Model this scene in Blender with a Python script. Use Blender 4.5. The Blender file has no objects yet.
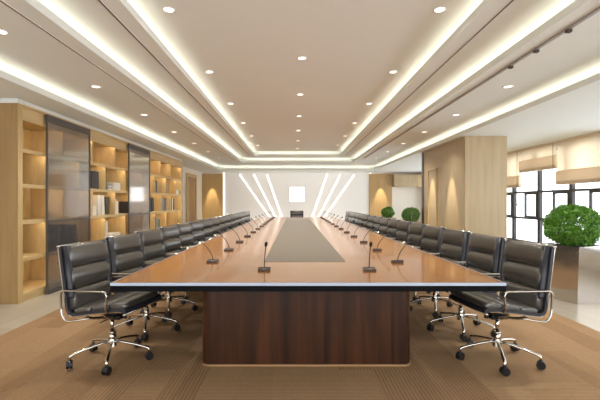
import bpy, bmesh, math, random
from mathutils import Vector, Matrix, Euler
random.seed(7)
S = bpy.context.scene
COL = S.collection
PI = math.pi

# ------------------------------------------------------------------ helpers
def link(o, parent=None):
    COL.objects.link(o)
    if parent is not None:
        o.parent = parent
    return o

def obj(name, bm, mat, parent=None, smooth=False, kind=None):
    me = bpy.data.meshes.new(name)
    bm.normal_update()
    bm.to_mesh(me); bm.free()
    if smooth:
        for p in me.polygons: p.use_smooth = True
    if isinstance(mat, (list, tuple)):
        for m in mat: me.materials.append(m)
    else:
        me.materials.append(mat)
    o = link(bpy.data.objects.new(name, me), parent)
    if kind: o['kind'] = kind
    return o

def struct(name, bm, mat, parent=None, smooth=False):
    return obj(name, bm, mat, parent, smooth, kind='structure' if parent is None else None)

def thing(name, label, cat, loc=(0, 0, 0), rz=0, group=None):
    o = bpy.data.objects.new(name, None)
    o.empty_display_size = .1
    link(o)
    o.location = loc; o.rotation_euler = (0, 0, rz)
    o['label'] = label; o['category'] = cat
    if group: o['group'] = group
    return o

def tag(o, label, cat, group=None):
    o['label'] = label; o['category'] = cat
    if group: o['group'] = group
    return o

def dup(root, loc, rz, label, group=None):
    r = root.copy(); COL.objects.link(r)
    r.location = loc; r.rotation_euler = (0, 0, rz)
    r['label'] = label
    if group: r['group'] = group
    for ch in list(root.children):
        c = ch.copy(); COL.objects.link(c); c.parent = r
        for g in list(ch.children):
            d = g.copy(); COL.objects.link(d); d.parent = c
    return r

def B(): return bmesh.new()

def box(bm, x0, x1, y0, y1, z0, z1, bev=0, seg=2, mi=0):
    r = bmesh.ops.create_cube(bm, size=1)
    vs = r['verts']
    for v in vs:
        v.co = Vector(((x0+x1)/2 + v.co.x*(x1-x0), (y0+y1)/2 + v.co.y*(y1-y0), (z0+z1)/2 + v.co.z*(z1-z0)))
    fs = set(f for v in vs for f in v.link_faces)
    for f in fs: f.material_index = mi
    if bev:
        es = list(set(e for v in vs for e in v.link_edges))
        bmesh.ops.bevel(bm, geom=es, offset=bev, segments=seg, affect='EDGES', profile=.5)
    return bm

def boxb(*a, **k): return box(B(), *a, **k)

def xform(bm, M, start=0):
    bm.verts.ensure_lookup_table()
    for v in bm.verts[start:]: v.co = M @ v.co
    return bm

def cyl(bm, x, y, z0, z1, r0, r1=None, n=24):
    r1 = r0 if r1 is None else r1
    M = Matrix.Translation((x, y, (z0+z1)/2))
    bmesh.ops.create_cone(bm, cap_ends=True, segments=n, radius1=r0, radius2=r1, depth=z1-z0, matrix=M)
    return bm

def tube(bm, pts, r, n=8, closed=False, flat=1.0, radii=None):
    """sweep a circle along pts; flat squashes section along second frame axis"""
    P = [Vector(p) for p in pts]; N = len(P)
    rings = []; prev = None
    for i in range(N):
        if closed: t = (P[(i+1) % N]-P[i-1]).normalized()
        else: t = (P[min(i+1, N-1)]-P[max(i-1, 0)]).normalized()
        if prev is None:
            up = Vector((0, 1, 0)) if abs(t.y) < .9 else Vector((1, 0, 0))
            a = (up - t*up.dot(t)).normalized()
        else:
            a = (prev - t*prev.dot(t)).normalized()
        prev = a; b = t.cross(a)
        rr = radii[i] if radii else r
        rings.append([bm.verts.new(P[i] + a*rr*math.cos(2*PI*k/n) + b*rr*flat*math.sin(2*PI*k/n)) for k in range(n)])
    M = N if closed else N-1
    for i in range(M):
        A, C = rings[i], rings[(i+1) % N]
        for k in range(n):
            bm.faces.new((A[k], A[(k+1) % n], C[(k+1) % n], C[k]))
    if not closed:
        bm.faces.new(list(reversed(rings[0]))); bm.faces.new(rings[-1])
    return bm

def smoothpath(pts, rad, seg=6):
    """round the corners of a polyline"""
    P = [Vector(p) for p in pts]; out = [P[0]]
    for i in range(1, len(P)-1):
        a, b, c = P[i-1], P[i], P[i+1]
        d1 = min(rad, (a-b).length*.49); d2 = min(rad, (c-b).length*.49)
        s = b + (a-b).normalized()*d1; e = b + (c-b).normalized()*d2
        for k in range(seg+1):
            t = k/seg
            out.append(s*(1-t)**2 + b*2*t*(1-t) + e*t*t)
    out.append(P[-1]); return out

def ribbon(bm, pts, y0, y1, th):
    """slab that follows a profile (x,z), spanning y0..y1, thickness th"""
    P = [Vector((p[0], 0, p[1])) for p in pts]; N = len(P); rows = []
    for i in range(N):
        t = (P[min(i+1, N-1)]-P[max(i-1, 0)]).normalized()
        nrm = Vector((-t.z, 0, t.x))
        a = P[i]+nrm*th/2; b = P[i]-nrm*th/2
        rows.append([bm.verts.new((a.x, y0, a.z)), bm.verts.new((a.x, y1, a.z)), bm.verts.new((b.x, y1, b.z)), bm.verts.new((b.x, y0, b.z))])
    for i in range(N-1):
        for k in range(4):
            bm.faces.new((rows[i][k], rows[i][(k+1) % 4], rows[i+1][(k+1) % 4], rows[i+1][k]))
    bm.faces.new(list(reversed(rows[0]))); bm.faces.new(rows[-1])
    return bm

def superell(bm, a, b, c, e1, e2, M=None, nu=24, nv=14):
    def f(w, e):
        return math.copysign(abs(w)**e, w)
    rings = []
    for j in range(1, nv):
        v = -PI/2 + PI*j/nv
        rings.append([bm.verts.new((a*f(math.cos(v), e1)*f(math.cos(2*PI*i/nu), e2),
                                    b*f(math.cos(v), e1)*f(math.sin(2*PI*i/nu), e2),
                                    c*f(math.sin(v), e1))) for i in range(nu)])
    bot = bm.verts.new((0, 0, -c)); top = bm.verts.new((0, 0, c))
    for j in range(len(rings)-1):
        for i in range(nu):
            bm.faces.new((rings[j][i], rings[j][(i+1) % nu], rings[j+1][(i+1) % nu], rings[j+1][i]))
    for i in range(nu):
        bm.faces.new((bot, rings[0][(i+1) % nu], rings[0][i]))
        bm.faces.new((top, rings[-1][i], rings[-1][(i+1) % nu]))
    if M is not None:
        for v in [w for r in rings for w in r]+[bot, top]: v.co = M @ v.co
    return bm

def prism(bm, poly, z0, z1, bevel=0):
    lo = [bm.verts.new((x, y, z0)) for x, y in poly]; hi = [bm.verts.new((x, y, z1)) for x, y in poly]
    n = len(poly)
    bm.faces.new(list(reversed(lo))); bm.faces.new(hi)
    for i in range(n): bm.faces.new((lo[i], lo[(i+1) % n], hi[(i+1) % n], hi[i]))
    return bm

def rrect(x0, x1, y0, y1, r, seg=6):
    out = []
    for cx, cy, a0 in ((x1-r, y1-r, 0), (x0+r, y1-r, PI/2), (x0+r, y0+r, PI), (x1-r, y0+r, 1.5*PI)):
        for k in range(seg+1):
            a = a0+PI/2*k/seg
            out.append((cx+r*math.cos(a), cy+r*math.sin(a)))
    return out

# ------------------------------------------------------------------ materials
def srgb(r, g, b):
    f = lambda c: c/12.92 if c <= .04045 else ((c+.055)/1.055)**2.4
    return (f(r/255), f(g/255), f(b/255), 1)

class MT:
    def __init__(s, name):
        s.m = bpy.data.materials.new(name); s.m.use_nodes = True
        s.nt = s.m.node_tree; s.b = s.nt.nodes['Principled BSDF']
    def n(s, t, **k):
        x = s.nt.nodes.new(t)
        for a, v in k.items():
            if hasattr(x, a) and a not in x.inputs: setattr(x, a, v)
            else: x.inputs[a].default_value = v
        return x
    def l(s, a, b): s.nt.links.new(a, b)

def plain(name, c, rough=.5, metal=0, var=.06, scale=12, bump=0, spec=.5, coat=0, bscale=None):
    t = MT(name); b = t.b
    b.inputs['Roughness'].default_value = rough; b.inputs['Metallic'].default_value = metal
    b.inputs['Specular IOR Level'].default_value = spec
    b.inputs['Coat Weight'].default_value = coat
    tc = t.n('ShaderNodeTexCoord'); nz = t.n('ShaderNodeTexNoise'); nz.inputs['Scale'].default_value = scale
    nz.inputs['Detail'].default_value = 4
    t.l(tc.outputs['Object'], nz.inputs['Vector'])
    mx = t.n('ShaderNodeMix'); mx.data_type = 'RGBA'
    mx.inputs[6].default_value = tuple(x*(1-var) for x in c[:3])+(1,)
    mx.inputs[7].default_value = tuple(min(1, x*(1+var)) for x in c[:3])+(1,)
    t.l(nz.outputs['Fac'], mx.inputs[0]); t.l(mx.outputs[2], b.inputs['Base Color'])
    if bump:
        bn = t.n('ShaderNodeTexNoise'); bn.inputs['Scale'].default_value = bscale or scale*8
        t.l(tc.outputs['Object'], bn.inputs['Vector'])
        bp = t.n('ShaderNodeBump'); bp.inputs['Strength'].default_value = bump; bp.inputs['Distance'].default_value = .002
        t.l(bn.outputs['Fac'], bp.inputs['Height']); t.l(bp.outputs['Normal'], b.inputs['Normal'])
    return t.m

def wood(name, c1, c2, rough=.4, scale=(1, 1, 1), coat=0, nscale=3, plank=None, spec=.5, dist=.6):
    """streaky grain; scale stretches the noise; plank=(w,h,axes) adds per-board tone"""
    t = MT(name); b = t.b
    tc = t.n('ShaderNodeTexCoord'); mp = t.n('ShaderNodeMapping'); mp.inputs['Scale'].default_value = scale
    t.l(tc.outputs['Object'], mp.inputs['Vector'])
    nz = t.n('ShaderNodeTexNoise'); nz.inputs['Scale'].default_value = nscale; nz.inputs['Detail'].default_value = 7
    nz.inputs['Roughness'].default_value = .5; nz.inputs['Distortion'].default_value = dist
    t.l(mp.outputs['Vector'], nz.inputs['Vector'])
    cr = t.n('ShaderNodeValToRGB')
    cr.color_ramp.elements[0].position = .32; cr.color_ramp.elements[0].color = c1
    cr.color_ramp.elements[1].position = .68; cr.color_ramp.elements[1].color = c2
    t.l(nz.outputs['Fac'], cr.inputs['Fac'])
    out = cr.outputs['Color']
    if plank:
        mp2 = t.n('ShaderNodeMapping'); mp2.inputs['Rotation'].default_value = plank[2]
        t.l(tc.outputs['Object'], mp2.inputs['Vector'])
        br = t.n('ShaderNodeTexBrick'); br.inputs['Scale'].default_value = 1
        br.inputs['Brick Width'].default_value = plank[0]; br.inputs['Row Height'].default_value = plank[1]
        br.inputs['Mortar Size'].default_value = plank[4] if len(plank) > 4 else 0.0
        br.inputs['Color1'].default_value = (plank[3],)*3+(1,); br.inputs['Color2'].default_value = (1.0, 1.0, 1.0, 1)
        br.inputs['Mortar'].default_value = (.55, .5, .45, 1)
        br.offset = .5
        t.l(mp2.outputs['Vector'], br.inputs['Vector'])
        mx = t.n('ShaderNodeMix'); mx.data_type = 'RGBA'; mx.blend_type = 'MULTIPLY'; mx.inputs[0].default_value = 1
        t.l(out, mx.inputs[6]); t.l(br.outputs['Color'], mx.inputs[7]); out = mx.outputs[2]
    t.l(out, b.inputs['Base Color'])
    b.inputs['Roughness'].default_value = rough; b.inputs['Coat Weight'].default_value = coat
    b.inputs['Coat Roughness'].default_value = .09; b.inputs['Specular IOR Level'].default_value = spec
    return t.m

def emit(name, c, s):
    t = MT(name)
    t.b.inputs['Base Color'].default_value = c; t.b.inputs['Emission Color'].default_value = c
    t.b.inputs['Emission Strength'].default_value = s
    return t.m

M = {}
M['ceil'] = plain('ceiling paint', srgb(229, 232, 227), .75, var=.015, scale=3, spec=.2)
M['wall'] = plain('wall paint', srgb(234, 226, 212), .6, var=.015, scale=3, spec=.25)
M['gloss_wall'] = plain('lacquered wall panel', srgb(242, 240, 236), .3, var=.01, scale=2)
M['shelf'] = wood('oak veneer', srgb(190, 162, 112), srgb(208, 182, 134), .5, (2, 2, .35), nscale=6)
M['shelf_h'] = wood('oak veneer lengthwise', srgb(196, 168, 118), srgb(214, 188, 140), .5, (2, .3, 2), nscale=6)
M['gold'] = wood('golden wood panel', srgb(178, 144, 92), srgb(192, 158, 106), .42, (3, 3, .2), nscale=5)
M['side'] = wood('tan oak end panel', srgb(150, 120, 76), srgb(166, 134, 88), .5, (3, 3, .2), nscale=5)
M['pillar'] = wood('maple pillar veneer', srgb(174, 152, 116), srgb(184, 164, 129), .4, (3, 3, .15), nscale=5,
                   )
M['walnut'] = wood('dark walnut', srgb(32, 17, 8), srgb(72, 40, 20), .35, (4, 4, .22), nscale=2.8, coat=0, spec=.3)
M['tabletop'] = wood('orange veneer', srgb(160, 96, 32), srgb(182, 118, 50), .26, (3, .3, 1), nscale=2.5, coat=.55, dist=0,
                     plank=(1.17, .448, (0, 0, PI/2), .88, .0025))
M['inlay'] = plain('grey table inlay', srgb(124, 114, 102), .5, var=.04, scale=9, spec=.3)
M['edge'] = plain('reflection-toned table edge', srgb(168, 180, 200), .35, .25, var=.02)  # pale blue reflection on the edge is put into its base colour
M['black'] = plain('black lacquer', srgb(5, 5, 8), .6, spec=.1)
M['bronze'] = plain('bronze plinth strip', srgb(214, 178, 132), .3, .7)
M['chrome'] = plain('polished aluminium', srgb(205, 200, 192), .14, 1, var=.02)
M['leather'] = plain('black leather', srgb(66, 62, 57), .3, var=.12, scale=18, bump=.1, bscale=220, spec=.9, coat=.5)
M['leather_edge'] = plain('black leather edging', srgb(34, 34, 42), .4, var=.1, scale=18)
M['plastic'] = plain('black plastic', srgb(22, 22, 26), .32)
M['mic'] = plain('microphone base', srgb(52, 42, 40), .35)
M['foam'] = plain('black foam', srgb(18, 18, 18), .9, bump=.4)
M['steel'] = plain('mirror steel planter', srgb(196, 188, 178), .13, .92, var=.03, scale=2)
M['soil'] = plain('potting soil', srgb(50, 36, 26), .95, var=.3, scale=40)
M['frame'] = plain('dark window frame', srgb(52, 50, 50), .4)

M['trim'] = plain('downlight trim', srgb(226, 222, 216), .35)
M['lamp'] = emit('downlight lamp', (1, .95, .88, 1), 1.2)
M['cove'] = emit('cove light strip', (1, .95, .82, 1), 2.9)
M['led'] = emit('wall light line', (1, .96, .88, 1), .8)
M['shelfled'] = emit('shelf light strip', (1, .87, .62, 1), 19)
M['screen'] = emit('lit screen', (1, 1, 1, 1), 1.2)
M['slot'] = plain('dark slot', srgb(70, 60, 52), .7)
M['rail'] = plain('track rail', srgb(150, 144, 138), .4)
M['door'] = wood('door veneer', srgb(150, 110, 66), srgb(172, 130, 82), .4, (3, 3, .2), nscale=5)
M['smokeframe'] = plain('smoked frame metal', srgb(92, 88, 86), .4, .4)

# translucent blind fabrics
t = MT('beige blind fabric')
t.b.inputs['Base Color'].default_value = srgb(238, 222, 200); t.b.inputs['Roughness'].default_value = .9
tr = t.n('ShaderNodeBsdfTranslucent'); tr.inputs['Color'].default_value = srgb(244, 228, 204)
ms = t.n('ShaderNodeMixShader'); ms.inputs[0].default_value = .35
t.l(t.b.outputs[0], ms.inputs[1]); t.l(tr.outputs[0], ms.inputs[2])
t.l(ms.outputs[0], t.nt.nodes['Material Output'].inputs['Surface'])
M['valance'] = t.m
t = MT('sheer blind fabric')
t.b.inputs['Base Color'].default_value = srgb(246, 236, 218); t.b.inputs['Roughness'].default_value = .9
tr = t.n('ShaderNodeBsdfTranslucent'); tr.inputs['Color'].default_value = srgb(246, 236, 218)
wv = t.n('ShaderNodeTexNoise'); wv.inputs['Scale'].default_value = 60
ms = t.n('ShaderNodeMixShader'); ms.inputs[0].default_value = .65
t.l(t.b.outputs[0], ms.inputs[1]); t.l(tr.outputs[0], ms.inputs[2])
t.l(ms.outputs[0], t.nt.nodes['Material Output'].inputs['Surface'])
M['sheer'] = t.m

def glassmat(name, tint, refl, rough=.02, body=0):
    t = MT(name)
    a = t.n('ShaderNodeBsdfTransparent'); a.inputs['Color'].default_value = tint
    g = t.n('ShaderNodeBsdfGlossy'); g.inputs['Roughness'].default_value = rough
    f = t.n('ShaderNodeLayerWeight'); f.inputs['Blend'].default_value = .5
    pw = t.n('ShaderNodeMath'); pw.operation = 'POWER'; pw.inputs[1].default_value = 5; t.l(f.outputs['Facing'], pw.inputs[0])
    ad = t.n('ShaderNodeMath'); ad.operation = 'ADD'; ad.use_clamp = True; ad.inputs[1].default_value = refl
    mx = t.n('ShaderNodeMixShader')
    t.l(pw.outputs[0], ad.inputs[0]); t.l(ad.outputs[0], mx.inputs[0])
    t.l(a.outputs[0], mx.inputs[1]); t.l(g.outputs[0], mx.inputs[2])
    last = mx
    if body:      # fine grey mesh laminated inside the glass
        df = t.n('ShaderNodeBsdfDiffuse'); df.inputs['Color'].default_value = srgb(205, 205, 208)
        tl = t.n('ShaderNodeBsdfTranslucent'); tl.inputs['Color'].default_value = srgb(205, 205, 208)
        m1 = t.n('ShaderNodeMixShader'); m1.inputs[0].default_value = .4
        t.l(df.outputs[0], m1.inputs[1]); t.l(tl.outputs[0], m1.inputs[2])
        last = t.n('ShaderNodeMixShader'); last.inputs[0].default_value = body
        t.l(mx.outputs[0], last.inputs[1]); t.l(m1.outputs[0], last.inputs[2])
    t.l(last.outputs[0], t.nt.nodes['Material Output'].inputs['Surface'])
    return t.m
M['glass'] = glassmat('window glass', (.97, .98, .99, 1), .0)
# smoked mesh screen glass: semi transparent tint plus a grey woven interlayer that catches light
def smoked(name, tint, body, amount):
    t = MT(name)
    a = t.n('ShaderNodeBsdfTransparent'); a.inputs['Color'].default_value = tint
    t.b.inputs['Base Color'].default_value = body; t.b.inputs['Roughness'].default_value = .12
    t.b.inputs['Metallic'].default_value = .35
    mx = t.n('ShaderNodeMixShader'); mx.inputs[0].default_value = amount
    t.l(a.outputs[0], mx.inputs[1]); t.l(t.b.outputs[0], mx.inputs[2])
    t.l(mx.outputs[0], t.nt.nodes['Material Output'].inputs['Surface'])
    return t.m
M['smoke'] = glassmat('smoked glass', (.80, .80, .82, 1), .24, .07, .10)
M['smokelow'] = glassmat('darker smoked glass', (.66, .66, .70, 1), .12, .12, .10)

# carpet: planks of ribbed loop pile
t = MT('brown plank carpet'); b = t.b
tc = t.n('ShaderNodeTexCoord')
mp = t.n('ShaderNodeMapping'); mp.inputs['Rotation'].default_value = (0, 0, PI/2)
t.l(tc.outputs['Object'], mp.inputs['Vector'])
br = t.n('ShaderNodeTexBrick'); br.inputs['Scale'].default_value = 1; br.inputs['Brick Width'].default_value = 1.0
br.inputs['Row Height'].default_value = .25; br.inputs['Mortar Size'].default_value = .0; br.inputs['Bias'].default_value = 0
br.inputs['Color1'].default_value = (0, 0, 0, 1); br.inputs['Color2'].default_value = (1, 1, 1, 1); br.offset = .37
t.l(mp.outputs['Vector'], br.inputs['Vector'])
cr = t.n('ShaderNodeValToRGB')
cr.color_ramp.elements[0].color = srgb(138, 108, 79); cr.color_ramp.elements[1].color = srgb(154, 124, 92)
t.l(br.outputs['Color'], cr.inputs['Fac'])
wv = t.n('ShaderNodeTexWave'); wv.inputs['Scale'].default_value = 12; wv.bands_direction = 'X'
wv.inputs['Distortion'].default_value = .6; wv.inputs['Detail'].default_value = 2
t.l(tc.outputs['Object'], wv.inputs['Vector'])
wv2 = t.n('ShaderNodeTexWave'); wv2.inputs['Scale'].default_value = 16; wv2.bands_direction = 'Y'
wv2.inputs['Distortion'].default_value = .6
t.l(tc.outputs['Object'], wv2.inputs['Vector'])
gt = t.n('ShaderNodeMath'); gt.operation = 'GREATER_THAN'; gt.inputs[1].default_value = .55
t.l(br.outputs['Color'], gt.inputs[0])
mw = t.n('ShaderNodeMix'); mw.data_type = 'FLOAT'
t.l(gt.outputs[0], mw.inputs[0]); t.l(wv.outputs['Fac'], mw.inputs[2]); t.l(wv2.outputs['Fac'], mw.inputs[3])
nz = t.n('ShaderNodeTexNoise'); nz.inputs['Scale'].default_value = 60; nz.inputs['Detail'].default_value = 4
t.l(tc.outputs['Object'], nz.inputs['Vector'])
av = t.n('ShaderNodeMath'); av.operation = 'ADD'
t.l(mw.outputs[0], av.inputs[0]); t.l(nz.outputs['Fac'], av.inputs[1])
mr = t.n('ShaderNodeMapRange'); mr.inputs[1].default_value = .2; mr.inputs[2].default_value = 1.8
mr.inputs[3].default_value = .72; mr.inputs[4].default_value = 1.28
t.l(av.outputs[0], mr.inputs[0])
vm = t.n('ShaderNodeVectorMath'); vm.operation = 'SCALE'
t.l(cr.outputs[0], vm.inputs[0]); t.l(mr.outputs[0], vm.inputs['Scale']); t.l(vm.outputs[0], b.inputs['Base Color'])
b.inputs['Roughness'].default_value = .95; b.inputs['Specular IOR Level'].default_value = .1
bp = t.n('ShaderNodeBump'); bp.inputs['Strength'].default_value = .5; bp.inputs['Distance'].default_value = .004
t.l(av.outputs[0], bp.inputs['Height']); t.l(bp.outputs[0], b.inputs['Normal'])
M['carpet'] = t.m

# tile floor
t = MT('beige stone tile'); b = t.b
tc = t.n('ShaderNodeTexCoord'); br = t.n('ShaderNodeTexBrick'); br.inputs['Scale'].default_value = 1
br.inputs['Brick Width'].default_value = .8; br.inputs['Row Height'].default_value = .8; br.offset = 0
br.inputs['Mortar Size'].default_value = .003
br.inputs['Color1'].default_value = srgb(164, 154, 138); br.inputs['Color2'].default_value = srgb(172, 162, 146)
br.inputs['Mortar'].default_value = srgb(150, 140, 124)
t.l(tc.outputs['Object'], br.inputs['Vector'])
nz = t.n('ShaderNodeTexNoise'); nz.inputs['Scale'].default_value = 2.5; nz.inputs['Detail'].default_value = 6
t.l(tc.outputs['Object'], nz.inputs['Vector'])
mr = t.n('ShaderNodeMapRange'); mr.inputs[3].default_value = .9; mr.inputs[4].default_value = 1.08
t.l(nz.outputs['Fac'], mr.inputs[0])
vm = t.n('ShaderNodeVectorMath'); vm.operation = 'SCALE'
t.l(br.outputs['Color'], vm.inputs[0]); t.l(mr.outputs[0], vm.inputs['Scale']); t.l(vm.outputs[0], b.inputs['Base Color'])
b.inputs['Roughness'].default_value = .25
M['tile'] = t.m

# leaves
t = MT('box leaves'); b = t.b
tc = t.n('ShaderNodeTexCoord'); nz = t.n('ShaderNodeTexNoise'); nz.inputs['Scale'].default_value = 25
t.l(tc.outputs['Object'], nz.inputs['Vector']); cr = t.n('ShaderNodeValToRGB')
cr.color_ramp.elements[0].position = .3; cr.color_ramp.elements[0].color = srgb(50, 98, 24)
cr.color_ramp.elements[1].position = .7; cr.color_ramp.elements[1].color = srgb(120, 172, 58)
t.l(nz.outputs['Fac'], cr.inputs['Fac']); t.l(cr.outputs[0], b.inputs['Base Color'])
b.inputs['Roughness'].default_value = .45
M['leaf'] = t.m

# ------------------------------------------------------------------ room
Z0, Z1, Z2, Z3 = 2.62, 2.80, 2.98, 3.16
YN = -3.0                       # open end behind the viewer
XL, XR, YF = -4.24, 5.66, 17.45
struct('floor', boxb(XL-.3, XR+.3, YN, YF+.2, -.1, 0), M['tile'])
cp = obj('carpet', boxb(-2.94, 2.94, YN, 16.9, 0, .008), M['carpet'])
tag(cp, 'brown ribbed plank carpet under the long conference table and chairs', 'carpet')

bm = B()
def ring(bm, x, xo, y, yo, z, th):
    """U-shaped board between inner edge (±x,y) and outer edge (±xo,yo)"""
    xoL, xoR = (xo if isinstance(xo, tuple) else (-xo, xo))
    w = .025
    box(bm, xoL, -x-w, YN, yo, z, z+th)
    box(bm, x+w, xoR, YN, yo, z, z+th)
    box(bm, -x-w, x+w, y+w, yo, z, z+th)
def upstand(bm, x, y, z, h=.075, w=.025):
    box(bm, -x-w, -x, YN, y+w, z, z+h); box(bm, x, x+w, YN, y+w, z, z+h); box(bm, -x, x, y, y+w, z, z+h)
def closure(bm, x, y, z, z2):
    z2 -= .001; z += .001
    box(bm, -x-.02, -x, YN, y+.02, z, z2); box(bm, x, x+.02, YN, y+.02, z, z2); box(bm, -x, x, y, y+.02, z, z2)
lips = [(3.2, 16.1, Z0), (2.1, 14.85, Z1), (1.55, 14.35, Z2)]
ring(bm, 3.2, (XL, XR), 16.1, YF, Z0, .03)
ring(bm, 2.1, 3.2+.32, 14.85, 16.1+.32, Z1, .03)
ring(bm, 1.55, 2.1+.32, 14.35, 14.85+.32, Z2, .03)
box(bm, -1.55-.32, 1.55+.32, YN, 14.35+.32, Z3, Z3+.03)
for (x, y, z), zn in zip(lips, (Z1, Z2, Z3)):
    upstand(bm, x, y, z); closure(bm, x+.30, y+.30, z+.03, zn)
box(bm, XL-.2, XR+.2, YN, YF+.2, 3.3, 3.35)
struct('ceiling', bm, M['ceil'])

def add_cove(x, y, z, side):
    b_ = B()
    w0, w1 = .09, .13
    if side == 'left': box(b_, -x-w1, -x-w0, YN+.1, y, z+.032, z+.045)
    elif side == 'right': box(b_, x+w0, x+w1, YN+.1, y, z+.032, z+.045)
    else: box(b_, -x, x, y+w0, y+w1, z+.032, z+.045)
    return b_
tier = ['lowest', 'middle', 'highest']
for i, (x, y, z) in enumerate(lips):
    for side in ('left', 'right', 'far'):
        o = obj('cove_light_strip', add_cove(x, y, z, side), M['cove'])
        tag(o, 'warm cove light glowing behind the %s ceiling step, %s' % (tier[i], {'left': 'bookshelf side', 'right': 'window side', 'far': 'far end'}[side]), 'light', 'cove lights in the stepped ceiling')

struct('wall_left', boxb(XL-.2, XL, YN, YF+.2, 0, 3.3), M['wall'])
struct('wall_far', boxb(XL-.2, XR+.2, YF+.002, YF+.2, 0, 3.3), M['gloss_wall'])
# window wall: sill and header
bm = B()
box(bm, XR, XR+.2, YN, YF+.2, 0, .28); box(bm, XR, XR+.2, YN, YF+.2, 2.5, 3.3)
box(bm, XR, XR+.2, YF-.55, YF+.2, .28, 2.5); box(bm, XR, XR+.2, YN, -1.75, .28, 2.5)
struct('wall_right', bm, M['wall'])

mull = [8.20+1.085*k for k in range(-9, 9)]
n = 0
for y0, y1 in zip(mull[:-1], mull[1:]):
    n += 1
    w = bpy.data.objects.new('window_%d' % n, None); link(w); w.location = (XR+.08, (y0+y1)/2, .28); w['kind'] = 'structure'
    h = (y1-y0)/2
    f = B(); d = .035
    for ys in (-h, h-.05): box(f, -d, d, ys, ys+.05, 0, 2.22)
    for zz in (0, .59, 1.24, 2.17): box(f, -d*.98, d*.98, -h+.05, h-.05, zz, zz+.05)
    obj('window_frame', f, M['frame'], w)
    s = B()
    for ys in (-h+.05, -.025, ): box(s, -.045, .0, ys, ys+.045, .64, 1.24)
    for zz in (.64, 1.20): box(s, -.043, .0, -h+.05, -.02, zz, zz+.04)
    obj('window_sash', s, M['frame'], w)
    obj('window_pane', boxb(-.004, .004, -h+.05, h-.05, .05, 2.17), M['glass'], w)

# blinds
def blind(y0, y1, zb, label):
    r = thing('roman_blind', label, 'blind', (XR-.07, (y0+y1)/2, zb), 0, 'roman blinds along the window wall')
    h = (y1-y0)/2-.002; top = Z0-zb-.003
    obj('blind_rail', boxb(-.03, .045, -h, h, top-.045, top), M['valance'], r)
    sb = B()
    steps = 24
    P = [(-.0 + .006*math.sin(k/steps*PI*3), .27+(top-.045-.27)*k/steps) for k in range(steps+1)]
    ribbon(sb, P, -h, h, .004)
    obj('blind_fabric', sb, M['sheer'], r, True)
    f = B()
    for k in range(4):
        box(f, -.03-.006*k, .03, -h+.0015*k, h-.0015*k, .018*k, .018*k+.03, .006)
    box(f, -.050, .03, -h+.0008, h-.0008, .06, .295, .01)
    obj('folded_stack', f, M['valance'], r)
    c = B(); tube(c, [(-.065, -h+.04, top-.04), (-.068, -h+.04, -.42)], .004, 6); tube(c, [(-.068, -h+.04, -.42), (-.068, -h+.04, -.47)], .010, 8)
    obj('pull_cord', c, M['frame'], r)
blind(7.05, 8.45, 1.67, 'long roman blind nearest the viewer, above the big green bush')
blind(8.45, 9.82, 2.03, 'short raised roman blind beside the long one over the bush')
blind(9.82, 11.2, 1.67, 'roman blind half hidden behind the wooden pillar edge')

# wooden pillar
p = thing('wooden_pillar', 'large pale maple panelled pillar standing between table and windows', 'pillar', (3.73, 9.04, 0))
bm = B(); box(bm, -.42, .42, -1.24, 1.24, 0, Z0-.003); obj('veneer_cladding', bm, M['pillar'], p)
bm = B(); box(bm, -.43, -.33, 1.24, 1.40, 0, Z0-.003); obj('corner_post', bm, M['walnut'], p)
bm = B()
for ya, yb, za, zb in ((.28, .32, 0, 2.12), (.82, .86, 0, 2.12), (.32, .82, 2.08, 2.12)): box(bm, -.45, -.42, ya, yb, za, zb, .004)
obj('door_frame', bm, M['shelf'], p)
obj('door_leaf', boxb(-.435, -.42, .32, .82, .01, 2.08, .003), M['pillar'], p)
obj('corner_trim', boxb(-.428, -.418, -1.20, -1.18, 0, Z0-.003), M['shelf'], p)

# far wall furniture
struct('wall_panel_left', boxb(XL, -3.32, YF-.05, YF, 0, 2.56, .004), M['gold'])
struct('wall_panel_right', boxb(3.22, 4.24, YF-.05, YF, 0, 2.56, .004), M['gold'])
bm = B(); box(bm, 4.26, 5.30, YF-.35, YF-.02, 1.98, 2.5); struct('trim_1', bm, M['pillar'])
struct('trim_3', boxb(4.245, XR, YF-.015, YF, 0, 2.62), M['wall'])
bm = B(); box(bm, 5.30, 5.6, YF-.36, YF-.02, 1.96, 2.5); struct('trim_2', bm, M['shelf'])
struct('baseboard_left', boxb(XL, XL+.015, 12.3, 14.8, 0, .1), M['wall'])

for s, nm in ((-1, 'bookshelf side'), (1, 'window side')):
    x = s*3.265
    tag(obj('light_line', boxb(x-.025, x+.025, YF-.03, YF, 0, 2.6), M['led']),
        'vertical light line beside the golden wall panel on the %s' % nm, 'light', 'light lines on the far wall')
    for xt, xb, w in ((2.56, .80, 'outermost'), (1.93, .66, 'middle'), (1.34, .47, 'innermost')):
        bm = B(); hw = .032
        q = [(s*xt-hw, 2.52), (s*xt+hw, 2.52), (s*xb+hw, .02), (s*xb-hw, .02)]
        a = [bm.verts.new((x_, YF-.02, z_)) for x_, z_ in q]; c = [bm.verts.new((x_, YF, z_)) for x_, z_ in q]
        bm.faces.new(a); bm.faces.new(list(reversed(c)))
        for i in range(4): bm.faces.new((a[i], c[i], c[(i+1) % 4], a[(i+1) % 4]))
        bmesh.ops.recalc_face_normals(bm, faces=bm.faces)
        tag(obj('light_line', bm, M['led']), '%s slanting light line on the far wall, %s' % (w, nm), 'light', 'light lines on the far wall')
scr = thing('wall_screen', 'bright white lit square screen on the far wall', 'screen', (0, YF, 1.64))
obj('screen_surface', boxb(-.32, .32, -.045, -.04, -.32, .32), M['screen'], scr)
obj('screen_housing', boxb(-.33, .33, -.04, 0, -.33, .33, .004), M['gloss_wall'], scr)

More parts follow.
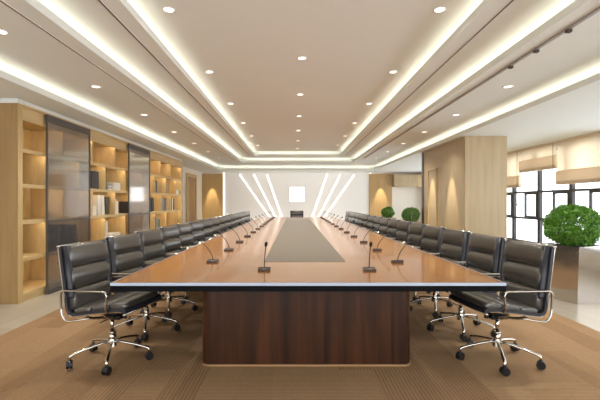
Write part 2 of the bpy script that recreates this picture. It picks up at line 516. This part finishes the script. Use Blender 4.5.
# left door
d1 = bpy.data.objects.new('door_1', None); link(d1); d1.location = (XL, 15.55, 0); d1['kind'] = 'structure'
bm = B(); box(bm, 0, .05, -.75, -.60, 0, 2.42, .004); box(bm, 0, .05, .60, .75, 0, 2.42, .004); box(bm, 0, .05, -.6, .6, 2.28, 2.42, .004)
obj('door_frame', bm, M['shelf'], d1)
bm = B(); box(bm, 0, .03, -.6, .6, 0, 2.28); obj('door_leaf', bm, M['door'], d1)
bm = B(); box(bm, .03, .04, -.50, -.40, .2, 2.1, .003); box(bm, .03, .04, .40, .50, .2, 2.1, .003); obj('door_moulding', bm, M['shelf'], d1)
bm = B(); tube(bm, smoothpath([(.03, -.53, 1.0), (.08, -.53, 1.0), (.08, -.44, 1.0)], .02), .01); obj('door_handle', bm, M['chrome'], d1)

# ------------------------------------------------------------------ downlights
def make_downlight():
    r = thing('ceiling_downlight', '-', 'downlight')
    bm = B(); n = 28
    prof = [(.068, 0), (.068, -.006), (.052, -.006), (.046, 0)]
    rings = [[bm.verts.new((rr*math.cos(2*PI*k/n), rr*math.sin(2*PI*k/n), z)) for k in range(n)] for rr, z in prof]
    for i in range(3):
        for k in range(n): bm.faces.new((rings[i][k], rings[i][(k+1) % n], rings[i+1][(k+1) % n], rings[i+1][k]))
    bmesh.ops.recalc_face_normals(bm, faces=bm.faces)
    obj('trim_ring', bm, M['trim'], r, True)
    bm = B(); cyl(bm, 0, 0, -.003, -.0005, .047, n=24); obj('lamp_lens', bm, M['lamp'], r)
    return r
ORD = ['nearest', 'second', 'third', 'fourth', 'fifth', 'sixth', 'seventh', 'eighth', 'ninth', 'tenth', 'eleventh', 'twelfth', 'thirteenth', 'fourteenth', 'fifteenth', 'farthest']
def ordn(k, n): return 'nearest' if k == 0 else ('farthest' if k == n-1 else ORD[k]+' from the viewer')
dl0 = make_downlight(); first = True
rows = [(-1.31, [3.77+1.8*k for k in range(6)], Z3, 'left row of the highest ceiling panel'),
        (0.0, [5.04+1.7*k for k in range(6)], Z3, 'middle row of the highest ceiling panel'),
        (1.31, [3.77+1.8*k for k in range(6)], Z3, 'right row of the highest ceiling panel'),
        (-2.68, [3.43+1.64*k for k in range(7)], Z1, 'row on the low ceiling step, bookshelf side'),
        (2.68, [3.43+1.64*k for k in range(7)], Z1, 'row on the low ceiling step, window side')]
for x, ys, z, rn in rows:
    for k, y in enumerate(ys):
        ld = bpy.data.lights.new('downlight_beam', 'SPOT'); ld.energy = 44; ld.spot_size = math.radians(122); ld.spot_blend = 1
        ld.color = (1, .98, .91); ld.shadow_soft_size = .045
        lo = bpy.data.objects.new('downlight_beam', ld); COL.objects.link(lo); lo.location = (x, y, z-.012)
        lb = 'small round downlight, %s, %s' % (ordn(k, len(ys)), rn)
        if first: dl0.location = (x, y, z); dl0['label'] = lb; dl0['group'] = 'round ceiling downlights'; first = False
        else: dup(dl0, (x, y, z), 0, lb, 'round ceiling downlights')

# slots and track
def slot(x, z, y0, y1, label):
    r = thing('air_slot', label, 'air vent', (x, (y0+y1)/2, z), 0, 'long slots in the ceiling')
    h = (y1-y0)/2
    obj('slot_opening', boxb(-.009, .009, -h, h, -.003, -.0005), M['slot'], r)
    bm = B(); box(bm, -.016, -.009, -h, h, -.006, 0); box(bm, .009, .016, -h, h, -.006, 0)
    obj('slot_edging', bm, M['trim'], r)
slot(-2.28, Z1, 1.0, 14.2, 'long dark slot in the ceiling near the shelf-side cove, outer one')
slot(-1.72, Z2, 1.0, 13.9, 'long dark slot in the ceiling, inner one, bookshelf side')
slot(1.72, Z2, 1.0, 13.9, 'long dark slot in the ceiling, inner one, window side')
r = thing('light_track', 'thin grey ceiling track with small clips, window side', 'track', (2.26, 7.2, Z1))
obj('track_rail', boxb(-.013, .013, -6, 6, -.02, 0), M['rail'], r)
for y in (2.9, 3.35, 3.8, 4.25):
    obj('track_clip', boxb(-.022, .022, y-7.2-.02, y-7.2+.02, -.045, -.02, .004), M['slot'], r)

# ------------------------------------------------------------------ bookshelf
SX = -3.62; SY0, SY1 = 4.97, 12.25; SD = .50      # front plane, ends, depth
sh = thing('bookshelf', 'long built-in oak bookshelf with lit staggered compartments on left wall', 'bookshelf', (SX, SY0, 0))
L = SY1-SY0; ST = 2.562
struct('trim_4', boxb(XL, SX-.006, SY0, SY1, ST+.002, Z0), M['ceil'])
obj('side_panel', boxb(XL-SX, -.004, 0, .08, 0, ST, .002), M['side'], sh)
obj('front_stile', boxb(-.003, .004, .002, .08, 0, ST), M['shelf'], sh)
obj('side_panel', boxb(XL-SX, 0, L-.14, L, 0, ST, .003), M['shelf'], sh)
obj('back_panel', boxb(XL-SX, -SD, .08, L-.14, 0, ST), M['shelf'], sh)
obj('plinth', boxb(-SD, -.01, .08, L-.14, 0, .085), M['shelf_h'], sh)
obj('top_panel', box(boxb(-SD, 0, .08, L-.14, 2.385, ST, .002), -.012, 0, .08, L-.14, 2.362, 2.385), M['shelf_h'], sh)
LV = [.10, .56, 1.045, 1.52, 1.98]
for z in LV:
    bm = boxb(-SD, 0, .08, L-.14, z-.015, z+.015, .002); box(bm, -.012, 0, .08, L-.14, z-.036, z-.015)
    obj('shelf_board', bm, M['shelf_h'], sh)
A_ = [5.95, 6.80, 7.66, 8.53, 9.39, 10.26, 11.10]
B_ = [5.55, 6.40, 7.27, 8.12, 8.97, 9.83, 10.70, 11.58]
rowdiv = [A_, B_, A_, B_, A_]
tops = LV[1:]+[2.385+.015]
for i, (dv, z, zt) in enumerate(zip(rowdiv, LV, tops)):
    for y in dv:
        obj('divider', boxb(-SD, -.004, y-SY0-.013, y-SY0+.013, z+.015, zt-.015, .002), M['shelf'], sh)
    cells = [SY0+.08]+dv+[SY1-.14]
    for a, c in zip(cells[:-1], cells[1:]):
        obj('shelf_light', boxb(-.022, -.014, a-SY0+.04, c-SY0-.04, zt-.021, zt-.0155), M['shelfled'], sh)

def screen(y0, y1, lab):
    r = thing('sliding_glass_screen', lab, 'glass screen', (SX+.045, (y0+y1)/2, 0), 0, 'smoked screens in front of the bookshelf')
    h = (y1-y0)/2
    bm = B()
    box(bm, -.012, .012, -h, -h+.02, .03, 2.43); box(bm, -.012, .012, h-.02, h, .03, 2.43)
    box(bm, -.012, .012, -h+.02, h-.02, .03, .06)
    box(bm, -.012, .012, -h+.02, h-.02, 1.015, 1.04)
    obj('screen_frame', bm, M['smokeframe'], r)
    obj('top_rail', boxb(-.014, .014, -h+.0, h-.0, 2.43, 2.53, .002), M['smokeframe'], r)
    obj('upper_pane', boxb(-.003, .003, -h+.02, h-.02, 1.04, 2.43), M['smoke'], r)
    obj('lower_pane', boxb(-.003, .003, -h+.02, h-.02, .06, 1.015), M['smokelow'], r)
    obj('floor_guide', boxb(-.03, .03, -h, h, 0, .03, .003), M['smokeframe'], r)
screen(5.47, 6.62, 'large smoked glass sliding screen on the bookshelf nearest the viewer')
screen(8.17, 9.35, 'farther smoked glass sliding screen in the middle of bookshelf')
obj('screen_track', boxb(.003, .03, .08, L-.14, 2.531, 2.560, .002), M['shelf_h'], sh)

# books
CL = {'dark': srgb(48, 46, 50), 'black': srgb(26, 25, 26), 'white': srgb(226, 220, 208), 'grey': srgb(138, 134, 124),
      'brown': srgb(104, 80, 54), 'taupe': srgb(160, 146, 122), 'olive': srgb(74, 64, 38), 'charcoal': srgb(58, 56, 56), 'green-grey': srgb(104, 108, 92)}
for k, c in CL.items(): M['bk_'+k] = plain('book cover '+k, c, .5, var=.05, scale=15)
M['pages'] = plain('paper pages', srgb(232, 226, 210), .8, var=.06, scale=120)
def book(y, zb, th, h, col, label, lean=0, dep=.2, grp=None, box_=False, flat=False):
    nm = 'storage_box' if box_ else 'book'
    r = thing(nm, label, 'box' if box_ else 'book', (SX-.03, y, zb), 0, grp)
    m = M['bk_'+col]
    if box_:
        obj('box_body', boxb(-dep, 0, 0, th, 0, h*.8, .004), m, r)
        obj('box_lid', boxb(-dep-.002, .003, -.003, th+.003, h*.8, h, .004), m, r)
        return r
    bm = B()
    if flat:
        box(bm, -dep, 0, 0, th, 0, .003); box(bm, -dep, 0, 0, th, h-.003, h); box(bm, -.003, 0, 0, th, .003, h-.003)
        pg = boxb(-dep+.004, -.003, .004, th-.004, .003, h-.003)
    else:
        box(bm, -dep, 0, 0, .003, 0, h); box(bm, -dep, 0, th-.003, th, 0, h); box(bm, -.004, 0, .003, th-.003, 0, h)
        pg = boxb(-dep+.004, -.004, .003, th-.003, .004, h-.006)
    obj('cover', bm, m, r); obj('pages', pg, M['pages'], r)
    if lean:
        a = math.radians(lean)
        r.rotation_euler = (a, 0, 0)      # lean towards -y for positive a
        if a < 0: r.location.z += th*math.sin(-a)
    return r
# (row, y, thickness, height, colour, label, lean)
Z = [z+.0155 for z in LV]
G = 'books and boxes on the lit bookshelf'
bl = [
 (3, 6.83, .12, .31, 'dark', 'dark upright binder on the second shelf down, right after the big near screen', 0),
 (3, 6.955, .12, .31, 'charcoal', 'charcoal upright binder beside the dark binder, second shelf down', 0),
 (3, 7.31, .05, .36, 'dark', 'tall dark book leaning on a divider above the white books', 2),
 (2, 6.87, .12, .18, 'white', 'short white book on third shelf down beside the near screen', 0),
 (2, 7.04, .10, .36, 'white', 'tall white binder, first of two leaning on third shelf down', 5),
 (2, 7.17, .10, .355, 'white', 'tall white binder, second of two, beside the olive binder', 5),
 (2, 7.33, .14, .335, 'olive', 'olive-brown thick binder between white binders on third shelf', -2),
 (2, 7.70, .07, .30, 'white', 'slim white book right of the divider on third shelf down', 0),
 (2, 7.78, .07, .26, 'white', 'lower slim white book beside a slim white one, third shelf down', 0),
 (1, 7.31, .10, .36, 'white', 'tall white book on fourth shelf down beside a flat white box', 0),
 (3, 9.88, .08, .29, 'grey', 'grey book, first of the upright trio past the far screen', 0),
 (3, 9.965, .10, .31, 'charcoal', 'charcoal book in the middle of the upright trio past far screen', 0),
 (3, 10.07, .09, .28, 'taupe', 'taupe book, last of the upright trio past the far screen', 0),
 (3, 10.74, .07, .33, 'charcoal', 'tall charcoal book on second shelf near the far shelf end', 0),
 (3, 10.82, .07, .28, 'grey', 'grey book beside the tall charcoal book near far shelf end', 0),
 (2, 9.50, .14, .36, 'black', 'black binder leaning just past the far screen', 5),
 (2, 9.68, .14, .33, 'black', 'second black binder past the far screen, less tall', 5),
 (2, 10.33, .10, .34, 'taupe', 'taupe binder, first of the row on third shelf', 0),
 (2, 10.44, .10, .36, 'grey', 'grey binder, second in the row on third shelf', 0),
 (2, 10.55, .10, .33, 'green-grey', 'green-grey binder, third in the row on third shelf', 0),
 (2, 10.66, .12, .32, 'brown', 'brown binder, fourth in the row on third shelf', 0),
 (2, 10.79, .12, .32, 'taupe', 'taupe binder, last in the row on third shelf', 0),
 (2, 11.16, .12, .34, 'black', 'black binder on third shelf in the last compartments', 0),
 (2, 11.29, .08, .34, 'white', 'white binder between two black binders, last compartments', 0),
 (2, 11.38, .12, .33, 'black', 'black binder right of a white one, last compartments', 0),
 (1, 9.90, .12, .34, 'green-grey', 'green-grey binder on fourth shelf past the far screen', 0),
 (1, 10.03, .12, .30, 'grey', 'grey binder on fourth shelf, middle of three', 0),
 (1, 10.16, .12, .28, 'green-grey', 'lower green-grey binder on fourth shelf, last of three', 0),
]
for r_, y, th, h, c, lb, ln in bl:
    if ln > 0: y += h*math.sin(math.radians(ln))
    book(y, Z[r_], th, h, c, lb, ln, grp=G)
for k in range(4):
    book(7.44, Z[3]+.026*k, .15, .025, 'grey' if k % 2 else 'white', ('white', 'grey')[k % 2]+' flat book, '+['bottom', 'second', 'third', 'top'][k]+' of the small stack on second shelf', dep=.2, grp=G, flat=True)
book(7.66, Z[3], .30, .15, 'white', 'white box on the second shelf right of the small book stack', box_=True, grp=G)
book(11.66, Z[3], .26, .13, 'white', 'white box on second shelf at the far shelf end', box_=True, grp=G)
book(7.46, Z[1], .5, .11, 'white', 'flat white box on fourth shelf beside a tall white book', box_=True, grp=G)
book(8.33, Z[2], .12, .25, 'dark', 'dark book half behind the far smoked screen', grp=G)
hs = [.36, .34, .38, .40, .36, .34, .38]
x = 5.62
for k, h in enumerate(hs):
    book(x, Z[1], .095, h*.95, 'dark' if k % 2 else 'charcoal', '%s binder behind the near smoked screen, %s from the left' % ('dark' if k % 2 else 'charcoal', ['first', 'second', 'third', 'fourth', 'fifth', 'sixth', 'seventh'][k]), dep=.24, grp=G)
    x += .105

# ------------------------------------------------------------------ table
TY0, TY1, TX = 2.65, 14.3, 1.345
tb = thing('conference_table', 'very long glossy orange-brown conference table with grey centre inlay and dark walnut pedestal', 'table', (0, 0, 0))
bm = B(); prism(bm, rrect(-TX+.004, TX-.004, TY0+.004, TY1-.004, .01, 3), .7312, .75); obj('tabletop', bm, M['tabletop'], tb)
bm = B()
def frame_band(bm, w, z0, z1, bev=0):
    box(bm, -TX, TX, TY0-.006, TY0+w, z0, z1, bev); box(bm, -TX, TX, TY1-w, TY1+.006, z0, z1, bev)
    box(bm, -TX, -TX+w, TY0+w, TY1-w, z0, z1, bev); box(bm, TX-w, TX, TY0+w, TY1-w, z0, z1, bev)
frame_band(bm, .008, .731, .7505, .002); obj('edge_band', bm, M['edge'], tb)
obj('under_panel', boxb(-TX+.002, TX-.002, TY0-.004, TY1-.01, .692, .7308, .002), M['black'], tb)
obj('centre_inlay', boxb(-.375, .375, 3.57, 13.2, .7502, .7515), M['inlay'], tb)
bm = B(); prism(bm, rrect(-.832, .832, 3.07, 13.8, .07, 8), .022, .692); o = obj('pedestal', bm, M['walnut'], tb)
bm = B(); prism(bm, rrect(-.839, .839, 3.063, 13.807, .075, 8), .0085, .022); obj('plinth_strip', bm, M['bronze'], tb)

# ------------------------------------------------------------------ microphones
def make_mic(bend):
    r = thing('table_microphone', '-', 'microphone')
    bm = B(); box(bm, -.05, .05, -.035, .035, 0, .026, .006)
    for v in bm.verts:
        if v.co.z > .012 and v.co.y < 0: v.co.z -= .010
    obj('base', bm, M['mic'], r)
    bm = B()
    P = [(bend*(t**1.6), 0.012, .022+.20*t*(1-.12*t*(1 if bend else 0))) for t in [k/12 for k in range(13)]]
    tube(bm, P, .0042, 8); obj('gooseneck', bm, M['plastic'], r, True)
    e = Vector(P[-1]); d = (Vector(P[-1])-Vector(P[-2])).normalized()
    bm = B(); superell(bm, .013, .013, .022, 1, 1, Matrix.Translation(e+d*.012) @ d.to_track_quat('Z', 'Y').to_matrix().to_4x4(), 14, 9)
    obj('microphone_head', bm, M['foam'], r, True)
    obj('button', boxb(-.012, .012, -.028, -.012, .0155, .019, .001), M['rail'], r)
    return r
mics = make_mic(0.012); ml = make_mic(-.12)
mics.location = (-.336, 3.12, .7505); mics['label'] = 'black gooseneck microphone at the near table end, left of the inlay'; mics['group'] = 'gooseneck microphones on the table'
dup(mics, (.506, 3.12, .7505), 0, 'black gooseneck microphone at the near table end, right of the inlay', 'gooseneck microphones on the table')
k0 = True
for side, nm in ((-1, 'left'), (1, 'right')):
    for k in range(13):
        y = 3.55+.868*k
        lb = 'bent gooseneck microphone in the %s table row, %s' % (nm, ordn(k, 13))
        rz = random.uniform(-.15, .15)
        if side == 1: rz += PI
        if k0: ml.location = (-.84, y, .7505); ml.rotation_euler = (0, 0, rz); ml['label'] = lb; ml['group'] = 'gooseneck microphones on the table'; k0 = False
        else: dup(ml, (side*.84, y, .7505), rz, lb, 'gooseneck microphones on the table')

# ------------------------------------------------------------------ chair (faces +X)
def make_chair():
    r = thing('office_chair', '-', 'chair')
    HW = .245
    prof = smoothpath([(.275, 0, .462), (.265, 0, .492), (.10, 0, .478), (-.215, 0, .425), (-.240, 0, .62), (-.285, 0, .952)], .07, 7)
    P2 = [(p.x, p.z) for p in prof]
    # sling parts
    cut = min(range(len(P2)), key=lambda i: (P2[i][0]+.215)**2+(P2[i][1]-.425)**2)
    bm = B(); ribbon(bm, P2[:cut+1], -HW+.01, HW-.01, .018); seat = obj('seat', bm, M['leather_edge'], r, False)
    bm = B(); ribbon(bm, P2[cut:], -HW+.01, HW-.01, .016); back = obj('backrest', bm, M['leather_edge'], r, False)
    # seat pads
    def pad(p, q, th, off, name, parent, w=HW-.008, e=.30):
        p = Vector((p[0], 0, p[1])); q = Vector((q[0], 0, q[1]))
        t_ = (q-p).normalized(); nrm = Vector((-t_.z, 0, t_.x))
        if nrm.z < 0 and name == 'seat_pad': nrm = -nrm
        if name == 'back_pad' and nrm.x < 0: nrm = -nrm
        c = (p+q)/2+nrm*off; L_ = (q-p).length/2
        Mx = Matrix(((nrm.x, t_.x, 0, c.x), (0, 0, 1, 0), (nrm.z, t_.z, 0, c.z), (0, 0, 0, 1)))
        bm = B(); superell(bm, th, L_, w, .28, .8, Mx, 28, 30)
        bmesh.ops.recalc_face_normals(bm, faces=bm.faces)
        return obj(name, bm, M['leather'], parent, True)
    pad((.275, .497), (.12, .487), .034, .018, 'seat_pad', seat)
    pad((.13, .488), (-.03, .462), .034, .018, 'seat_pad', seat)
    pad((-.02, .460), (-.19, .432), .034, .018, 'seat_pad', seat)
    def bp_(z):   # x of the back line at height z
        return -.226-(z-.47)*.017/.15 if z < .62 else -.243-(z-.62)*.046/.332
    for z0, z1 in ((.448, .620), (.612, .786), (.778, .954)):
        pad((bp_(z0), z0), (bp_(z1), z1), .054, .016, 'back_pad', back, w=HW-.022)
    for s in (-1, 1):     # raised dark bluish strips along both sides of the back
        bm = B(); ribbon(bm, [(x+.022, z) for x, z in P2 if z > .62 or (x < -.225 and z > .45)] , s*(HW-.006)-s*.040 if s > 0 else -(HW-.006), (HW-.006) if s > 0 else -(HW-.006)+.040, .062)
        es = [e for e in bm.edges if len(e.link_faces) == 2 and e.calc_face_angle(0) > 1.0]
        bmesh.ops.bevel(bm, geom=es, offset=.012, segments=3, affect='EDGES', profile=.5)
        obj('dark_side_strip', bm, M['leather_edge'], back, True)
    # side rails
    for s in (-1, 1):
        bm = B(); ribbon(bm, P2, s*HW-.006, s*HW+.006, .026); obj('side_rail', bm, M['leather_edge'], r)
        bm = B(); ribbon(bm, [(x-.012, z) if z > .6 else (x, z-.014) for x, z in P2[5:]], s*HW-.009, s*HW+.009, .007)
        obj('rail_trim', bm, M['chrome'], r)
    bm = B(); tube(bm, [(-.292, -HW-.016, .949), (-.292, HW+.016, .949)], .010, 12); obj('top_bar', bm, M['chrome'], r, True)
    bm = B(); tube(bm, [(.268, -HW-.016, .458), (.268, HW+.016, .458)], .009, 12); obj('front_bar', bm, M['chrome'], r, True)
    # arms
    for s in (-1, 1):
        y = s*(HW+.035); yi = s*(HW+.012)
        pts = smoothpath([(.130, yi, .468), (.135, y, .50), (.150, y, .628), (-.250, y, .622), (-.240, y, .450), (-.200, y, .385), (-.02, yi, .418)], .045, 6)
        bm = B(); tube(bm, pts, .011, 10, flat=.62); obj('armrest', bm, M['chrome'], r, True)
    # seat carrier
    bm = B()
    for x, zo in ((.075, .015), (-.075, -.015)):
        pts = [(x, -HW, .452+zo), (x*.95, -HW*.8, .405+zo*.5), (x*.7, -HW*.4, .372), (x*.4, 0, .36), (x*.7, HW*.4, .372), (x*.95, HW*.8, .405+zo*.5), (x, HW, .452+zo)]
        tube(bm, smoothpath(pts, .05, 4), .011, 10)
    obj('seat_carrier', bm, M['chrome'], r, True)
    bm = B(); box(bm, -.07, .08, -.05, .05, .345, .385, .012); cyl(bm, .1, 0, .352, .378, .018)
    tube(bm, [(.02, -.05, .365), (.02, -.16, .368), (.03, -.20, .372)], .005, 8)
    obj('tilt_mechanism', bm, M['plastic'], r, False)
    bm = B(); cyl(bm, 0, 0, .15, .235, .023); cyl(bm, 0, 0, .235, .350, .015); cyl(bm, 0, 0, .225, .240, .026)
    o = obj('column', bm, M['chrome'], r, False); o.location.x = -.025
    for p in o.data.polygons: p.use_smooth = abs(p.normal.z) < .5
    # star base
    bm = B(); cyl(bm, 0, 0, .120, .180, .036, .026); hub = obj('star_base', bm, M['chrome'], r); hub.location.x = -.025
    for k in range(5):
        a = 2*PI*k/5; R = Matrix.Rotation(a, 4, 'Z')
        bm = B(); P = [(.02, 0, .160), (.10, 0, .152), (.20, 0, .132), (.275, 0, .113), (.30, 0, .105), (.302, 0, .078)]
        tube(bm, smoothpath(P, .02, 3), .013, 10, flat=.8); xform(bm, R); obj('base_leg', bm, M['chrome'], hub, True)
        bm = B()
        sw = Matrix.Rotation(.6+1.3*k, 4, 'Z')
        for s in (-1, 1):
            st = len(bm.verts)
            bmesh.ops.create_cone(bm, cap_ends=True, segments=20, radius1=.031, radius2=.031, depth=.018,
                                  matrix=Matrix.Translation((.302, 0, .0395)) @ sw @ Matrix.Translation((0, s*.013, 0)) @ Matrix.Rotation(PI/2, 4, 'X'))
        st = len(bm.verts)
        superell(bm, .028, .022, .024, .8, .8, Matrix.Translation((.302, 0, .052)) @ sw, 14, 8)
        xform(bm, R); obj('caster', bm, M['plastic'], hub, False)
    return r
ch0 = make_chair()
def set_base(root, ang, dx=-.025):
    for c in root.children:
        if c.name.startswith(('star_base', 'column')): c.location.x = dx
        if c.name.startswith('star_base'): c.rotation_euler = (0, 0, ang)
NCH = 16
GR = 'black leather office chairs around the table'
used = False
for side, nm, base_yaw, hx in ((-1, 'left', math.radians(-11), -1.565), (1, 'right', math.radians(188), 1.56)):
    for k in range(NCH):
        y = 3.175+.712*k
        yaw = base_yaw + (0 if k == 0 else random.uniform(-.03, .03))
        lb = 'black leather office chair on the %s side of the table, %s' % (nm, 'nearest the viewer' if k == 0 else ('farthest from the viewer' if k == NCH-1 else ORD[k]+' from the viewer'))
        loc = (hx+(0 if k == 0 else random.uniform(-.015, .015)), y, .0085)
        if not used:
            c = ch0; c.location = loc; c.rotation_euler = (0, 0, yaw); c['label'] = lb; c['group'] = GR; used = True
        else: c = dup(ch0, loc, yaw, lb, GR)
        set_base(c, -yaw if side < 0 else PI-yaw, -.016 if side < 0 else .004)
c = dup(ch0, (-.02, 14.76, .0085), -PI/2, 'black leather office chair alone at the far head of the table', GR)
set_base(c, .3)

# ------------------------------------------------------------------ planters
def bush(name, label, loc, rz, rb, ph, half_top, half_bot, nleaf, group=None, seed=1, flat=.85):
    rnd = random.Random(seed)
    r = thing(name, label, 'potted plant', loc, rz, group)
    bm = B()
    lv = [(half_bot, 0), (half_top, ph), (half_top-.02, ph), (half_top-.03, ph-.05)]
    rings = [[bm.verts.new((sx*h, sy*h, z)) for sx, sy in ((-1, -1), (1, -1), (1, 1), (-1, 1))] for h, z in lv]
    bm.faces.new(list(reversed(rings[0])))
    for i in range(3):
        for k in range(4): bm.faces.new((rings[i][k], rings[i][(k+1) % 4], rings[i+1][(k+1) % 4], rings[i+1][k]))
    bm.faces.new(rings[3])
    obj('planter', bm, M['steel'], r)
    obj('soil', boxb(-half_top+.03, half_top-.03, -half_top+.03, half_top-.03, ph-.05, ph-.02), M['soil'], r)
    cz = ph+rb*flat*.82
    bm = B()
    for k in range(5):
        a = 2*PI*k/5; tube(bm, [(.03*math.cos(a), .03*math.sin(a), ph-.03), (.1*math.cos(a), .1*math.sin(a), cz)], .009, 6)
    obj('stem', bm, M['soil'], r)
    bm = B()
    tips = [Vector((rnd.gauss(0, 1), rnd.gauss(0, 1), rnd.gauss(0, 1))).normalized() for _ in range(70)]
    for i in range(nleaf):
        if rnd.random() < .8:
            d = (tips[rnd.randrange(70)]+Vector((rnd.gauss(0, .22), rnd.gauss(0, .22), rnd.gauss(0, .22)))).normalized()
        else: d = Vector((rnd.gauss(0, 1), rnd.gauss(0, 1), rnd.gauss(0, 1))).normalized()
        near = max(d.dot(t_) for t_ in tips)
        rr = rb*(1.0-.11*min(1, (1-near)/.03))*rnd.uniform(.80, 1.02)
        if rnd.random() < .3: rr *= rnd.uniform(.6, .9)
        c = Vector((d.x*rr, d.y*rr, d.z*rr*flat+cz))
        if c.z < ph+.0: continue
        u = Vector((rnd.gauss(0, 1), rnd.gauss(0, 1), rnd.gauss(0, 1)))+d*1.2; u.normalize()
        w = u.cross(Vector((rnd.gauss(0, 1), rnd.gauss(0, 1), rnd.gauss(0, 1)))).normalized()
        s = rnd.uniform(.010, .018)*(rb/.36)**.5
        bm.faces.new([bm.verts.new(c-u*s), bm.verts.new(c+w*s*.55), bm.verts.new(c+u*s*1.2), bm.verts.new(c-w*s*.55)])
    obj('foliage', bm, M['leaf'], r)
    return r
bush('potted_bush', 'large round green bush in a tapered mirror steel planter beside windows', (3.62, 5.22, 0), math.radians(20), .355, .735,   .275, .215, 15000, seed=3, flat=.84)
G2 = 'clipped round bushes beyond the chairs'
bush('potted_bush', 'smaller round green bush farther from the pillar, behind right chairs', (3.25, 14.0, 0), .2, .25, .74, .21, .17, 8000, G2, 5, .9)
bush('potted_bush', 'round green bush just beside the wooden pillar, behind right chairs', (3.18, 11.0, 0), .2, .26, .74, .21, .17, 8000, G2, 8, .9)

# ------------------------------------------------------------------ accent spots (real lamps over the panels)
def spot(x, y, z, tx, ty, tz, power, ang, label):
    l = bpy.data.lights.new('accent_spot', 'SPOT'); l.energy = power; l.spot_size = math.radians(ang); l.spot_blend = .6
    l.color = (1, .86, .64); l.shadow_soft_size = .02
    o = bpy.data.objects.new('accent_spot', l); COL.objects.link(o); o.location = (x, y, z)
    o.rotation_euler = (Vector((tx, ty, tz))-Vector((x, y, z))).to_track_quat('-Z', 'Y').to_euler()
spot(-3.78, YF-.38, Z0-.02, -3.78, YF-.1, 1.0, 110, 34, '')
spot(3.73, YF-.38, Z0-.02, 3.73, YF-.1, 1.0, 110, 34, '')
spot(3.0, 8.45, Z0-.02, 3.26, 8.45, .8, 120, 30, '')
spot(3.0, 9.6, Z0-.02, 3.26, 9.6, .8, 120, 30, '')

# added fill light under the soffit, brightens the far wall
wl = bpy.data.lights.new('far_wall_fill', 'AREA'); wl.shape = 'RECTANGLE'; wl.size = 6.2; wl.size_y = .06; wl.energy = 5; wl.color = (1, .97, .92)
wo = bpy.data.objects.new('far_wall_fill', wl); COL.objects.link(wo); wo.location = (0, YF-.75, Z0-.004)
wo.rotation_euler = (math.radians(38), 0, 0)

wl2 = bpy.data.lights.new('far_wall_fill_low', 'AREA'); wl2.shape = 'RECTANGLE'; wl2.size = 6.2; wl2.size_y = .06; wl2.energy = 20; wl2.color = (1, .97, .92)  # added fill light at floor level, lifts the far wall from below
wo2 = bpy.data.objects.new('far_wall_fill_low', wl2); COL.objects.link(wo2); wo2.location = (0, YF-1.0, .012)
wo2.rotation_euler = (math.radians(180-38), 0, 0)

# ------------------------------------------------------------------ world, camera
w = bpy.data.worlds.new('World'); S.world = w; w.use_nodes = True
bg = w.node_tree.nodes['Background']; bg.inputs[0].default_value = (.95, .97, 1, 1); bg.inputs[1].default_value = 2.0
cam = bpy.data.cameras.new('Camera'); co = bpy.data.objects.new('Camera', cam); COL.objects.link(co)
co.location = (-.09, 0, 1.3); co.rotation_euler = (PI/2, 0, 0)
cam.sensor_width = 36; cam.lens = 36*390/600; cam.shift_x = 5/600; cam.shift_y = 2/600
cam.clip_start = .05; cam.clip_end = 200
S.camera = co
vs = S.view_settings; vs.view_transform = 'Standard'; vs.look = 'None'; vs.gamma = 1; vs.exposure = 1.1; vs.use_curve_mapping = False
